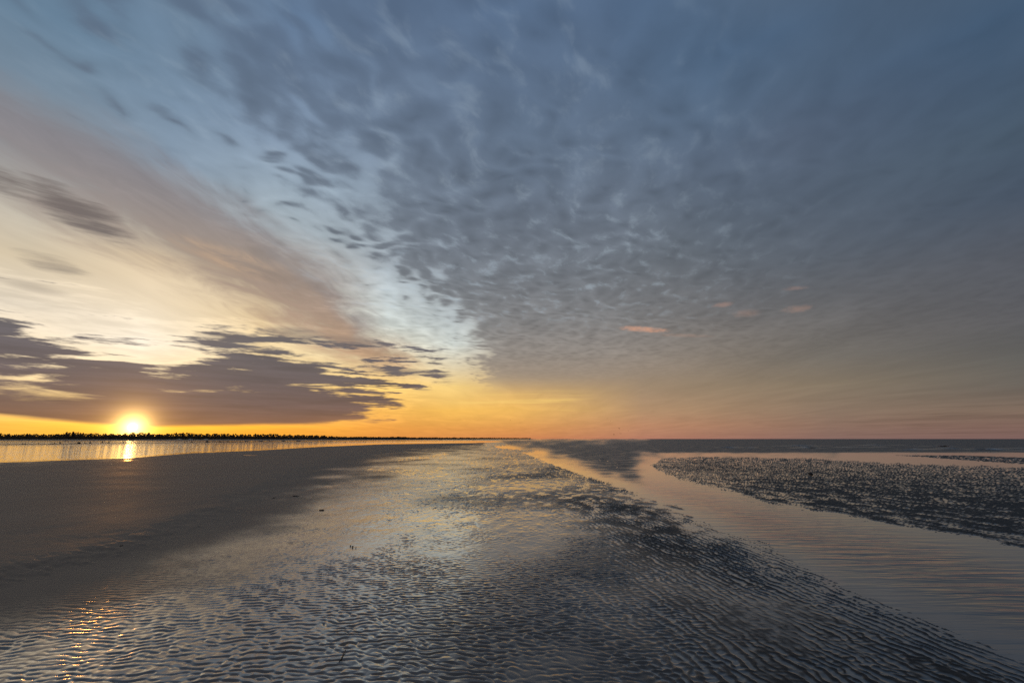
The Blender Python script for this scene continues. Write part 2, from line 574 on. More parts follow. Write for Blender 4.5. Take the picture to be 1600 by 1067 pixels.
m_sand, t, b = new_mat("wet_sand")
px_, py_, pz_ = objpos(t)
dryv = attr(t, "dry")                          # 0 soaked, 1 drained bar
film = attr(t, "film")                         # water film left on the grains
slope = attr(t, "slope")                       # ripples too small for the mesh
pale = attr(t, "pale")
pv = vec(t, px_, py_, 0.0)
n1 = noise(t, pv, 1.1, 5, 0.55)
n2 = noise(t, vec(t, px_ * 1.0, py_ * 0.5, 0.0), 9.0, 5, 0.6)
n3 = noise(t, pv, 110.0, 2, 0.6)
c = cmix(t, (0.034, 0.031, 0.029), (0.150, 0.110, 0.080), pale)
c = cmix(t, c, (0.25, 0.180, 0.130), dryv)
n0 = noise(t, vec(t, px_ * 0.5, py_, 7.0), 0.45, 5, 0.6, 0.4)
c = cscale(t, c, 0.46 + n1 * 0.34 + n2 * 0.34 + n0 * 0.40)
t.links.new(c, b.inputs['Base Color'])
ro = (0.58 - film * 0.46 + dryv * 0.15 + (n1 - 0.5) * 0.10 + (n2 - 0.5) * 0.16 + (n0 - 0.5) * 0.35 * dryv + slope * film * 1.5).max(0.07)
t.links.new(ro.s, b.inputs['Roughness'])
t.links.new((1.30 + film * 0.25).s, b.inputs['IOR'])
t.links.new(film.s, b.inputs['Coat Weight'])
b.inputs['Coat IOR'].default_value = 1.5
t.links.new((0.09 + slope * 1.5).s, b.inputs['Coat Roughness'])
nb = bump(t, n2 * 0.7 + n3 * 0.22, 0.28, 0.004)
t.links.new(rough_normal(t, slope * 0.25, pv, 8.0, 2.0, nb), b.inputs['Normal'])
t.links.new(b.inputs['Normal'].links[0].from_socket, b.inputs['Coat Normal'])

m_water, t, b = new_mat("tidal_water")
px_, py_, pz_ = objpos(t)
chop = attr(t, "chop")
far = attr(t, "far")
still = attr(t, "still")
far = far * (noise(t, vec(t, px_ * 0.5, py_ * 0.8, 5.0), 1.4, 4, 0.7).step(0.30, 0.62) * 0.75 + 0.40)
b.inputs['Base Color'].default_value = (0.100, 0.084, 0.071, 1)
t.links.new((1.54 - far * 0.20).s, b.inputs['IOR'])
t.links.new((1.0 - far - chop * 0.6).max(0.0).s, b.inputs['Coat Weight'])
b.inputs['Coat IOR'].default_value = 1.5
w1 = noise(t, vec(t, px_ * 0.30 + py_ * 0.20, py_ * 2.1, 0.0), 3.2, 3, 0.55, 0.4)
b1 = bump(t, w1, (0.14 + chop * 0.84) * (1.0 - still - far).max(0.0), 0.034)
r1 = rough_normal(t, chop * 0.04, vec(t, px_ * 0.6, py_ * 1.1, 0.0), 5.0, 2.0, b1, (0.6, 1.0))
gust = noise(t, vec(t, px_ * 0.035, py_ * 0.030, 4.0), 1.0, 4, 0.6).step(0.36, 0.62)
r2 = rough_normal(t, far * 0.06 + still * (0.15 + gust * 0.15), vec(t, px_, py_, 2.0), 7.0, 2.0, r1, (0.7, 1.0))
t.links.new(r2, b.inputs['Normal'])
t.links.new(r2, b.inputs['Coat Normal'])
t.links.new((0.03 + chop * 0.05 + far * 0.42 + still * 0.05).s, b.inputs['Roughness'])

# ------------------------------------------------------------------ the shore sheet
azd = np.concatenate([np.linspace(-78, -50.2, 90), np.arange(-50.0, 50.0, 0.075), np.linspace(50.1, 78, 90)])
dep = np.concatenate([np.arange(52.0, 25.0, -0.25), np.arange(25.0, 0.5, -0.037), np.geomspace(0.49, 0.010, 46)])
R = CAM_H / np.tan(np.radians(dep))
AZG, RG = np.meshgrid(np.radians(azd), R)
GX = (RG * np.sin(AZG)).astype(np.float32).ravel()
GY = (RG * np.cos(AZG)).astype(np.float32).ravel()
nr, nc = AZG.shape


def shore_maps(x, y):
    """masks of the flat: where the channel, the bars and the lagoon lie"""
    A = (FPX * x / y).astype(np.float32)
    B = (FPX * CAM_H / y).astype(np.float32)
    m = {"A": A, "B": B}
    wob = fbm(A / 26.0, B / 5.0, 3)
    wob2 = fbm(A / 9.0, B / 2.0 + 40, 2)
    A2 = A + (wob * 18 + wob2 * 10) * np.clip(B / 60, 0.05, 1.0)
    B2 = B + (wob * 11 + wob2 * 6) * np.clip(B / 90, 0.0, 1.0)
    m["channel"] = sdist(A2, B2, flat([(800, 688), (790, 696), (771, 698), (786, 700.5), (825, 702), (842, 704.5), (816, 707.3), (832, 713), (880, 733), (960, 760), (1060, 795), (1100, 828), (1160, 858),
                                       (1250, 905), (1330, 950), (1420, 985), (1600, 1052), (1900, 1165), (2600, 1165), (2600, 686.5), (1500, 686.2)]))
    m["right"] = sdist(A2, B2, flat([(1013, 725), (1033, 714), (1100, 711.5), (1250, 714), (1380, 721), (1500, 726.5), (1600, 727.5), (1900, 734), (2600, 760), (2600, 1160), (1900, 945), (1600, 862), (1400, 825),
                                     (1250, 800), (1150, 773), (1060, 750), (1030, 738)]))
    m["bar"] = sdist(A, B, flat([(1385, 710.5), (1500, 711), (1600, 714), (1900, 719), (2600, 735), (2600, 757), (1900, 731), (1600, 725), (1500, 718.5)]))
    m["lagoon"] = sdist(A, B, flat([(-900, 689.5), (0, 689.0), (300, 688.8), (450, 688.6), (600, 688.2), (740, 688.9), (790, 689.6), (740, 691.2), (600, 693), (500, 697), (400, 703), (300, 707), (200, 715), (0, 722), (-900, 752)]))
    m["dry"] = sdist(A2, B2, flat([(-900, 752), (0, 722), (200, 715), (300, 707.5), (400, 703.5), (500, 697.5), (600, 693.5), (740, 691.5), (754, 692.5), (735, 694.5), (690, 699), (640, 704), (590, 714), (545, 728),
                                   (480, 752), (410, 785), (320, 828), (220, 868), (0, 925), (-900, 1165)]))
    m["inland"] = sdist(A, B, flat([(-1500, 689.4), (0, 689), (300, 688.8), (450, 688.6), (600, 688.0), (720, 687.0), (790, 686.3), (835, 685.8), (835, 685.55), (-1500, 685.55)]))
    return m


M = shore_maps(GX, GY)
A, B = M["A"], M["B"]
RR = RG.astype(np.float32).ravel()
row_step = RR * RR / CAM_H * math.radians(0.037)
lod_y = sstep(0.075, 0.032, row_step)
lod_x = sstep(45.0, 20.0, RR)

# three families of ripples: crests across the view on the left, along it on the right, broken ones between
wx = GX + 0.09 * fbm(GX * 5, GY * 5, 2)
wy = GY + 0.09 * fbm(GX * 5 + 9, GY * 5 + 31, 2)
lr, li = wave_field(wx, wy, 0.070, math.radians(90), 0.38, 0.27, 18, 1)
cr_, ci_ = wave_field(wx, wy, 0.066, math.radians(74), 0.60, 0.26, 18, 2)
rr_, ri_ = wave_field(wx, wy, 0.078, math.radians(10), 0.15, 0.17, 16, 3)
ar = A + fbm(GX * 0.5, GY * 0.5, 2) * 500
w_l = sstep(60, -420, ar)
w_r = sstep(-40, 300, ar)
w_c = 1.0 - 0.65 * np.maximum(w_l, w_r)
re = lr * w_l + rr_ * w_r + cr_ * w_c
im = li * w_l + ri_ * w_r + ci_ * w_c
mag = np.sqrt(re * re + im * im)
ph = np.arctan2(im, re)
# broad lens-shaped backs with a narrow steep face on the left, narrow crests standing in water on the right
edge = math.pi - np.abs(ph)
p_l = 0.42 - 1.7 * np.exp(-(edge / np.where(ph > 0, 0.95, 0.55)) ** 2) - 0.10 * ph / math.pi * (1 - np.exp(-(edge / 0.5) ** 2))
p_r = 2.1 * np.exp(-(ph / np.where(ph > 0, 0.95, 1.5)) ** 2) - 0.9
p_c = 1.05 * p_l + 0.12 * np.sin(2 * ph)
w_m = np.clip(1 - w_l - w_r, 0, 1)
crest = (p_l * w_l + p_r * w_r + p_c * w_m) / (w_l + w_r + w_m)
crest *= np.clip(mag / 0.9, 0.0, 1.35)
lod = lod_y * (1 - w_r) + np.maximum(lod_x * w_r, lod_y * w_r)
# farther out one row of the sheet spans several ripples: keep a broken, slightly coarser relief there
keep = np.maximum(lod, sstep(70, 35, RR))
rip = crest * keep * np.clip(0.6 + 0.4 * row_step / 0.035, 1.0, 3.4)
# long streaks and hollows that stay visible farther out
streak = fbm(GX * 3.0, GY * 0.75, 3)
hollow = fbm(GX * 0.55, GY * 0.4, 3)

dry = sstep(-75, 35, M["dry"] / np.clip(B / 70, 0.12, 2.0) + hollow * 60)
ch = M["channel"] / np.clip(B / 90, 0.10, 1.6)
rt = M["right"] / np.clip(B / 90, 0.10, 1.6)
rtm = sstep(-8, 8, rt)
amp = 0.0058 * (1 - dry) * (0.80 + 0.20 * sstep(-420, -60, A)) * np.clip(0.80 + hollow * 1.8 + fbm(GX * 2.4, GY * 1.9, 2) * 1.5, 0.12, 1.6)
base = 0.0110 - 0.0052 * sstep(-420, 150, A)                     # the flat sinks towards the channel
base = base + hollow * 0.010 * (1 - dry)
base = base * (1 - rtm) + (0.0065 + 0.0065 * sstep(0, 50, rt) + hollow * 0.003) * rtm
nearb = sstep(70, 150, B)                                        # close by the bank shelves gently, farther out it reads as an edge
base = base - (nearb * (0.0050 * sstep(-26, 4, ch) + 0.006 * sstep(2, 16, ch) + 0.05 * sstep(10, 34, ch)) + (1 - nearb) * 0.05 * sstep(-3, 12, ch)) * (1 - rtm)               # channel bed
amp = amp * (1 - rtm) + 0.0042 * rtm
g1p = [(780, 687), (1020, 686.6), (1012, 704), (994, 725), (1000, 746), (960, 742), (900, 724), (862, 710), (845, 700), (800, 697)]
shal = sstep(-14, 12, sdist(A, B, flat(g1p)) / np.clip(B / 25, 0.15, 1.5) + fbm(A / 20, B / 4, 3) * 16)
base = base * (1 - shal) - 0.012 * shal
amp = amp * (1 - 0.6 * shal)
brm = sstep(-0.6, 0.6, M["bar"])
base = base * (1 - brm) + 0.010 * brm
lag = M["lagoon"]
base = base + dry * (0.012 + 0.05 * sstep(0, 30, M["dry"]))
lgm = sstep(-0.9, 0.5, lag)
base = base * (1 - lgm) - 0.15 * lgm
# a thin inlet and a few pools on the bar
inlet = sdist(A, B, flat([(380, 711.0), (480, 712.4)]), closed=False)
base = np.where(inlet < 1.6, base - 0.03 * sstep(1.0, 0.2, inlet), base)
for pts, wd in (([(575, 733), (630, 737), (690, 734)], 9.0), ([(610, 719), (660, 715), (700, 708)], 5.5), ([(690, 700.5), (720, 698), (752, 694.3)], 1.8), ([(470, 768), (540, 752), (590, 748)], 4.0)):
    dpl = sdist(A + hollow * 30, B + streak * 4, flat(pts), closed=False)
    base = base - 0.011 * sstep(wd, 0.0, dpl)
# low sandbar in the lagoon and the far beach
inl = M["inland"]
base = np.where(inl > -0.4, np.maximum(base, -0.05 + 1.35 * sstep(-0.3, 2.6, inl)), base)
# sea floor falls away
seam = sstep(22.0, 20.0, B) * sstep(30, 120, A)
fine = fbm(GX * 17, GY * 17, 3)
wetz = (1 - dry) * (1 - sstep(-0.2, 0.6, inl))
far_rip = (fbm(GX * 6.0, GY * 3.0, 3) * (1 - rtm) + fbm(GX * 5.5, GY * 2.6, 3) * rtm) * 2.0                       # streaky remains of the ripples farther out
farw = sstep(5, 15, RR)
GZ = base + amp * rip + wetz * (farw * far_rip * (0.009 + 0.010 * rtm + 0.016 * (0.35 + 0.65 * sstep(-330, 0, A)) * (1 - rtm)) + 0.0035 * fine * sstep(30, 12, RR))
GZ = GZ - 0.6 * seam * (1 - brm)
GZ = GZ + dry * 0.006 * fbm(GX * 1.2, GY * 0.6, 3)
slope = wetz * (0.10 * (1 - lod) + 0.010) * (0.6 + 0.4 * sstep(-600, 0, A)) + 0.02 * dry

left = sstep(330, -160, A + hollow * 500) * (1 - dry)
film = np.clip(left + (1 - left) * sstep(0.0055, 0.0010, GZ), 0, 1)
film = film * (1 - sstep(0.2, 0.9, dry)) * (1 - sstep(-0.2, 0.6, inl))
dryv = np.maximum(sstep(0.25, 0.95, dry), sstep(-0.2, 0.6, inl))
sand = grid_obj("tidal_flat", np.stack([GX, GY, GZ], -1), nr, nc, m_sand, {"dry": dryv, "film": film, "slope": slope, "pale": np.maximum(left, sstep(0.1, 0.5, dry))})
tag(sand, "rippled wet sand flat running out to the sea", kind="structure")

# ------------------------------------------------------------------ standing water: one level, cut into its waters
az2 = azd[::4]
dp2 = np.concatenate([np.arange(52.0, 25.0, -1.0), np.arange(25.0, 0.5, -0.11), np.geomspace(0.49, 0.004, 50)])
R2 = CAM_H / np.tan(np.radians(dp2))
AZ2, RG2 = np.meshgrid(np.radians(az2), R2)
WX = (RG2 * np.sin(AZ2)).astype(np.float32).ravel(); WY = (RG2 * np.cos(AZ2)).astype(np.float32).ravel()
W = shore_maps(WX, WY)
nr2, nc2 = AZ2.shape
g1 = sdist(W["A"], W["B"], flat([(780, 686.2), (1300, 686.2), (1300, 704), (1040, 704.5), (1004, 711), (990, 725), (1000, 748), (968, 743), (912, 725), (868, 710), (850, 701), (800, 696)]))
g2 = sdist(W["A"], W["B"], flat([(1000, 753), (1100, 770), (1250, 806), (1400, 838), (1600, 890), (1900, 980), (1900, 1090), (1600, 985), (1450, 930), (1300, 885), (1200, 850), (1110, 803), (1040, 775)]))
chop_v = np.maximum(sstep(-16, 14, g1 + fbm(W['A'] / 20, W['B'] / 4, 3) * 18) * 0.95, sstep(-22, 30, g2) * 0.85)
sea_m = sstep(21.5, 19.0, W["B"]) * sstep(200, 235, W["A"])
chop_v = np.maximum(chop_v, 0.014)
chop_v = np.maximum(chop_v, sea_m)
pool_far = sstep(110, 45, W['B']) * sstep(2, -6, W['channel']) * sstep(0, -2, W['lagoon']) * sstep(2, -4, W['right'])
still_v = sstep(0.2, 2, W["lagoon"])
far_v = np.clip(sea_m * 1.0 + sstep(-16, 14, g1 + fbm(W['A'] / 20, W['B'] / 4, 3) * 18) * 1.0, 0, 1)
WZ = np.zeros_like(WX)
wco = np.stack([WX, WY, WZ], -1)
cA = W["A"].reshape(nr2, nc2)[:-1, :-1]; cB = W["B"].reshape(nr2, nc2)[:-1, :-1]
is_sea = (cB < 20.5) & (cA > 215) | (cB < 2.0) & (cA > 30)
is_lag = ~is_sea & (W["lagoon"].reshape(nr2, nc2)[:-1, :-1] > -2.5) & (cB < 50)
is_ch = ~is_sea & ~is_lag & (W["channel"].reshape(nr2, nc2)[:-1, :-1] > -3) & (W["right"].reshape(nr2, nc2)[:-1, :-1] < 3)
is_pool = ~(is_sea | is_lag | is_ch)
far_v = np.maximum(far_v, 0.42 * pool_far)
wattr = {"chop": chop_v, "far": far_v, "still": still_v}
for nm, kp, lb in (("sea", is_sea, "grey choppy sea along the right horizon"), ("lagoon", is_lag, "pale still lagoon in front of the wooded shore"),
                   ("tidal_channel", is_ch, "smooth channel of water winding between the rippled flats"), ("pool_water", is_pool, "thin standing water between the sand ripples")):
    tag(grid_obj(nm, wco, nr2, nc2, m_water, wattr, kp), lb, kind="structure")

# ------------------------------------------------------------------ seabed under and behind everything
m_bed, t, b = new_mat("seabed_sand")
b.inputs['Base Color'].default_value = (0.07, 0.06, 0.05, 1)
b.inputs['Roughness'].default_value = 0.8
n = 64
tag(mesh_obj("seabed", [(9500 * math.cos(i * 2 * math.pi / n), 9500 * math.sin(i * 2 * math.pi / n), -0.95) for i in range(n)], [tuple(range(n))], m_bed), "sand bed under the tidal water", kind="structure")

# ------------------------------------------------------------------ materials of the small things
m_leaf, t, b = new_mat("pine_foliage")
oi = t.nodes.new('ShaderNodeObjectInfo')
gm = objpos(t)
lf = noise(t, vec(t, gm[0], gm[1], gm[2]), 0.6, 3, 0.6)
c = cmix(t, (0.060, 0.045, 0.028), (0.125, 0.085, 0.050), lf)
t.links.new(c, b.inputs['Base Color'])
b.inputs['Roughness'].default_value = 0.8
tl = t.nodes.new('ShaderNodeBsdfTranslucent')
t.links.new(cscale(t, c, 1.3), tl.inputs['Color'])
mxs = t.nodes.new('ShaderNodeMixShader'); mxs.inputs[0].default_value = 0.45
t.links.new(b.outputs[0], mxs.inputs[1]); t.links.new(tl.outputs[0], mxs.inputs[2])
t.links.new(mxs.outputs[0], t.nodes['Material Output'].inputs['Surface'])
m_bark, t, b = new_mat("bark")
b.inputs['Base Color'].default_value = (0.07, 0.05, 0.035, 1); b.inputs['Roughness'].default_value = 0.9
m_weed, t, b = new_mat("dark_weed")
q = objpos(t)
c = cmix(t, (0.010, 0.008, 0.006), (0.028, 0.022, 0.014), noise(t, vec(t, *q), 60, 3))
t.links.new(c, b.inputs['Base Color']); b.inputs['Roughness'].default_value = 0.7
m_rock, t, b = new_mat("dark_rock")
q = objpos(t)
c = cmix(t, (0.022, 0.018, 0.015), (0.060, 0.050, 0.042), noise(t, vec(t, *q), 6, 4))
t.links.new(c, b.inputs['Base Color']); b.inputs['Roughness'].default_value = 0.75
m_wood, t, b = new_mat("wet_wood")
q = objpos(t)
c = cmix(t, (0.010, 0.008, 0.006), (0.030, 0.022, 0.016), noise(t, vec(t, q[0], q[1] * 6, q[2]), 40, 3))
t.links.new(c, b.inputs['Base Color']); b.inputs['Roughness'].default_value = 0.65
m_plume, t, b = new_mat("gull_plumage")
q = objpos(t)
c = cmix(t, (0.05, 0.05, 0.055), (0.12, 0.12, 0.125), noise(t, vec(t, *q), 9, 2))
t.links.new(c, b.inputs['Base Color']); b.inputs['Roughness'].default_value = 0.8
m_pale, t, b = new_mat("pale_dune_sand")
q = objpos(t)
c = cmix(t, (0.50, 0.43, 0.35), (0.62, 0.54, 0.45), noise(t, vec(t, *q), 1.5, 4))
t.links.new(c, b.inputs['Base Color']); b.inputs['Roughness'].default_value = 0.9

# ------------------------------------------------------------------ the wooded far shore
TREE_Y = [(-700, 600), (0, 610), (300, 640), (450, 780), (560, 1150), (650, 1750), (760, 3000), (835, 4300)]
TOP = [(-700, 674), (0, 674.6), (20, 673.4), (40, 676), (60, 676.4), (70, 675.2), (90, 676.6), (110, 677), (124, 675), (132, 672.4), (146, 672.0), (158, 674.6), (180, 675.4), (198, 675.2), (214, 675.4), (230, 673.6), (255, 674.2), (270, 676), (285, 675.6),
       (295, 673.4), (315, 674.2), (330, 676), (345, 675.4), (360, 675), (380, 675.6), (400, 676.5), (420, 676.2), (440, 675.4), (456, 677.4), (480, 678), (500, 678.4), (515, 679), (540, 681.3), (560, 682), (580, 681.5), (605, 682.6), (630, 681.6), (650, 683), (700, 683.5), (740, 683.8), (790, 684.4), (830, 685.1)]


def lerp(tab, x):
    return float(np.interp(x, [a for a, _ in tab], [v for _, v in tab]))


def far_point(px, back=0.0):
    y = lerp(TREE_Y, px) + back
    return (px - 800.0) / FPX * y * 1.0206, y           # on the horizon row the chart is this much wider


def top_height(px, back=0.0):
    return CAM_H + (685.5 - lerp(TOP, px)) / FPX * (lerp(TREE_Y, px) + back) * 0.80


def leaf_cards(r, n, shape, size):
    """n small leaf-clump quads spread through a crown shape given as (height fraction -> radius fraction)"""
    V, F = [], []
    for _ in range(n):
        h = r.random() ** 0.8
        rad = shape(h) * math.sqrt(r.random()) * (0.75 + 0.35 * r.random())
        a = r.random() * 6.283
        c0 = Vector((rad * math.cos(a), rad * math.sin(a), h))
        d1 = Vector((r.gauss(0, 1), r.gauss(0, 1), r.gauss(0, 0.5))).normalized() * size * (0.6 + r.random())
        d2 = d1.cross(Vector((r.gauss(0, 1), r.gauss(0, 1), r.gauss(0, 1)))).normalized() * size * (0.5 + 0.6 * r.random())
        k = len(V)
        V += [c0 - d1, c0 + d2 * 0.8, c0 + d1, c0 - d2]
        F.append((k, k + 1, k + 2, k + 3))
    return V, F


def trunk_mesh(r, h):
    V, F = [], []
    for j in range(4):
        f = j / 3
        for i in range(6):
            a = i * math.pi / 3
            rd = 0.035 * (1 - 0.75 * f)
            V.append((rd * math.cos(a) + 0.02 * f * math.sin(3 * f), rd * math.sin(a), h * f))
    for j in range(3):
        for i in range(6):
            F.append((j * 6 + i, j * 6 + (i + 1) % 6, (j + 1) * 6 + (i + 1) % 6, (j + 1) * 6 + i))
    for k in range(4):                                   # limbs
        a = r.random() * 6.28; z0 = h * (0.45 + 0.13 * k); s = len(V)
        e = Vector((math.cos(a) * 0.22, math.sin(a) * 0.22, z0 + 0.10))
        V += [(0.012, 0, z0), (-0.008, 0.012, z0), (-0.008, -0.012, z0), tuple(e)]
        F += [(s, s + 1, s + 3), (s + 1, s + 2, s + 3), (s + 2, s, s + 3)]
    return V, F


SHAPES = [("round-crowned", lambda h: 0.05 + 0.42 * math.sin(math.pi * min(1, max(0, (h - 0.12) / 0.9))) ** 0.6),
          ("ragged flat-topped", lambda h: 0.0 if h < 0.35 else 0.16 + 0.34 * ((h - 0.35) / 0.65) * (1.15 - h) * 3.2),
          ("pointed", lambda h: 0.40 * (1.02 - h) + 0.03)]
protos = []
for k, (nm, sh) in enumerate(SHAPES):
    for v in range(2):
        r = random.Random(40 + 7 * k + v)
        root = bpy.data.objects.new("pine_tree", None)
        Vt, Ft = trunk_mesh(r, 0.8)
        tm = bpy.data.meshes.new("trunk"); tm.from_pydata([tuple(p) for p in Vt], [], Ft); tm.materials.append(m_bark)
        Vc, Fc = leaf_cards(r, 190, sh, 0.062)
        cm = bpy.data.meshes.new("crown"); cm.from_pydata([tuple(p) for p in Vc], [], Fc); cm.materials.append(m_leaf)
        protos.append((nm, root, tm, cm))


ORD = ["first", "second", "third", "fourth", "fifth", "sixth", "seventh", "eighth", "ninth", "tenth", "eleventh", "twelfth", "thirteenth", "fourteenth", "fifteenth", "sixteenth", "seventeenth",
       "eighteenth", "nineteenth", "twentieth"]
r = random.Random(3)
left_px = [199, 186, 174, 164, 151, 140, 130, 112, 97, 84, 71, 58, 44, 31, 18, 5]
right_px = [219, 230, 243, 254, 270, 284, 295, 305, 316, 329, 342, 355, 368, 381, 399, 419, 440, 458, 479, 499, 516]
far_px = [541, 562, 584, 605, 629, 652, 680, 712, 745, 788]
trees = [(p, "crown to the left of the sun", i) for i, p in enumerate(left_px)] + [(p, "crown to the right of the sun", i) for i, p in enumerate(right_px)] + [(p, "crown along the thin far end of the wood", i) for i, p in enumerate(far_px)]
for px, where, i in trees:
    k = r.randrange(len(protos))
    nm, root0, tm, cm = protos[k]
    back = r.uniform(0, 20)
    x, y = far_point(px, back)
    h = (top_height(px, back) - 1.2) * r.uniform(0.92, 1.06)
    wd = h * r.uniform(0.8, 1.35)
    root = root0.copy(); root.name = "pine_tree"; col.objects.link(root)
    root.location = (x, y, 1.15); root.scale = (wd, wd, h); root.rotation_euler = (0, 0, r.uniform(0, 6.28))
    ordinal = ORD[i] if i < 20 else "twenty-first"
    tag(root, "%s dark tree, %s %s" % (nm, ordinal, where), "tree", "trees standing up from the far shore wood")
    for part_name, me in (("trunk", tm), ("crown", cm)):
        o = bpy.data.objects.new(part_name, me); col.objects.link(o); o.parent = root

# the closed mass of the wood below the crowns one can tell apart
V, F = [], []
r = random.Random(9)
for i in range(14000):
    px = r.uniform(-640, 828)
    back = r.uniform(-6, 40)
    x, y = far_point(px, back)
    top = (top_height(px, 0) - 1.2) * (0.86 + 0.09 * math.sin(px * 0.61) + 0.06 * math.sin(px * 1.7 + 1))
    z = 1.15 + top * r.random() ** 0.7
    s = 0.0016 * y * (0.6 + 0.8 * r.random())
    s *= 0.8
    d1 = Vector((r.gauss(0, 1), r.gauss(0, .6), r.gauss(0, .45))).normalized() * s * 1.3
    d2 = d1.cross(Vector((r.gauss(0, 1), r.gauss(0, 1), r.gauss(0, 1)))).normalized() * s
    c0 = Vector((x, y, z)); kk = len(V)
    V += [c0 - d1, c0 + d2, c0 + d1, c0 - d2]; F.append((kk, kk + 1, kk + 2, kk + 3))
# a solid low thicket behind so that no sky shows through the foot of the wood
pxs = np.linspace(-690, 830, 400)
k0 = len(V)
for px in pxs:
    x, y = far_point(px, 45)
    hh = (top_height(px, 0) - 1.2) * (0.55 + 0.12 * math.sin(px * 0.9) + 0.08 * math.sin(px * 2.3))
    V += [Vector((x, y, 0.4)), Vector((x, y, 1.15 + hh)), Vector((x, y + 25, 0.4))]
for i in range(len(pxs) - 1):
    a = k0 + 3 * i
    F += [(a, a + 3, a + 4, a + 1), (a + 1, a + 4, a + 5, a + 2)]
tag(mesh_obj("pine_wood", V, F, m_leaf), "low dark wood along the far shore", kind="stuff")

# pale bare patches at the foot of the wood
for px, w in ((299, 6), (315.5, 4.5), (339.5, 6.5)):
    x, y = far_point(px, -25)
    hw = w / 2 / FPX * y
    Vb, Fb = [], []
    for i in range(9):
        f = i / 8
        z = 1.1 + 0.55 * math.sin(math.pi * f) ** 0.6 * (0.85 + 0.15 * math.sin(7 * f))
        Vb += [(x + hw * (2 * f - 1), y, 0.9), (x + hw * (2 * f - 1), y + 2.5, z), (x + hw * (2 * f - 1), y + 6, 0.9)]
    for i in range(8):
        a = 3 * i
        Fb += [(a, a + 3, a + 4, a + 1), (a + 1, a + 4, a + 5, a + 2)]
    tag(mesh_obj("dune", Vb, Fb, m_pale, smooth=True), "pale bare sand at the foot of the far wood", kind="structure")

# the sandbar that cuts the lagoon
V, F = [], []
bar_pts = [(-300, 695.3), (-50, 694.7), (30, 694.5), (60, 694.3), (130, 693.2), (200, 692.6), (300, 691.4), (380, 690.4), (480, 689.6), (520, 689.3)]
bx = np.linspace(-300, 520, 160)
for px in bx:
    py = float(np.interp(px, [a for a, _ in bar_pts], [v for _, v in bar_pts])) + 0.10 * math.sin(px * 0.11) + 0.06 * math.sin(px * 0.37)
    x, y = ground(px, py)
    w = 0.011 * y * (0.8 + 0.35 * math.sin(px * 0.07 + 1)) * (1.0 if -290 < px < 505 else 0.1)
    for k, hh in ((-1.0, -0.06), (-0.45, 0.05), (0.0, 0.11), (0.5, 0.06), (1.0, -0.06)):
        V.append((x, y + w * k * 1.6, hh))
for i in range(len(bx) - 1):
    for j in range(4):
        a = 5 * i + j
        F.append((a, a + 5, a + 6, a + 1))
tag(mesh_obj("sandbar", V, F, m_rock, smooth=True), "thin dark sandbar across the lagoon", kind="structure")

# ------------------------------------------------------------------ lumps, posts and wrack


def lump(name, w, d, h, mat, seed, flatness=1.0, n=9, m=5):
    """an irregular closed lump standing on z = 0"""
    r = random.Random(seed)
    ph = [r.random() * 6.28 for _ in range(6)]
    V, F = [(0, 0, h * (0.9 + 0.2 * r.random()))], []
    for j in range(1, m + 1):
        t = j / m * math.pi / 2
        for i in range(n):
            a = i * 2 * math.pi / n
            k = 1 + 0.22 * math.sin(2 * a + ph[0]) + 0.16 * math.sin(3 * a + ph[1] + j) + 0.10 * r.uniform(-1, 1)
            V.append((w / 2 * k * math.sin(t) * math.cos(a), d / 2 * k * math.sin(t) * math.sin(a), h * math.cos(t) ** flatness * (1 + 0.18 * math.sin(a * 2 + ph[2])) - (0.02 * h if j == m else 0)))
    for i in range(n):
        F.append((0, 1 + i, 1 + (i + 1) % n))
    for j in range(m - 1):
        for i in range(n):
            a, b_ = 1 + j * n + i, 1 + j * n + (i + 1) % n
            F.append((a, a + n, b_ + n, b_))
    V.append((0, 0, -0.05 * h)); kk = len(V) - 1
    for i in range(n):
        F.append((kk, 1 + (m - 1) * n + (i + 1) % n, 1 + (m - 1) * n + i))
    return mesh_obj(name, V, F, mat, smooth=True)


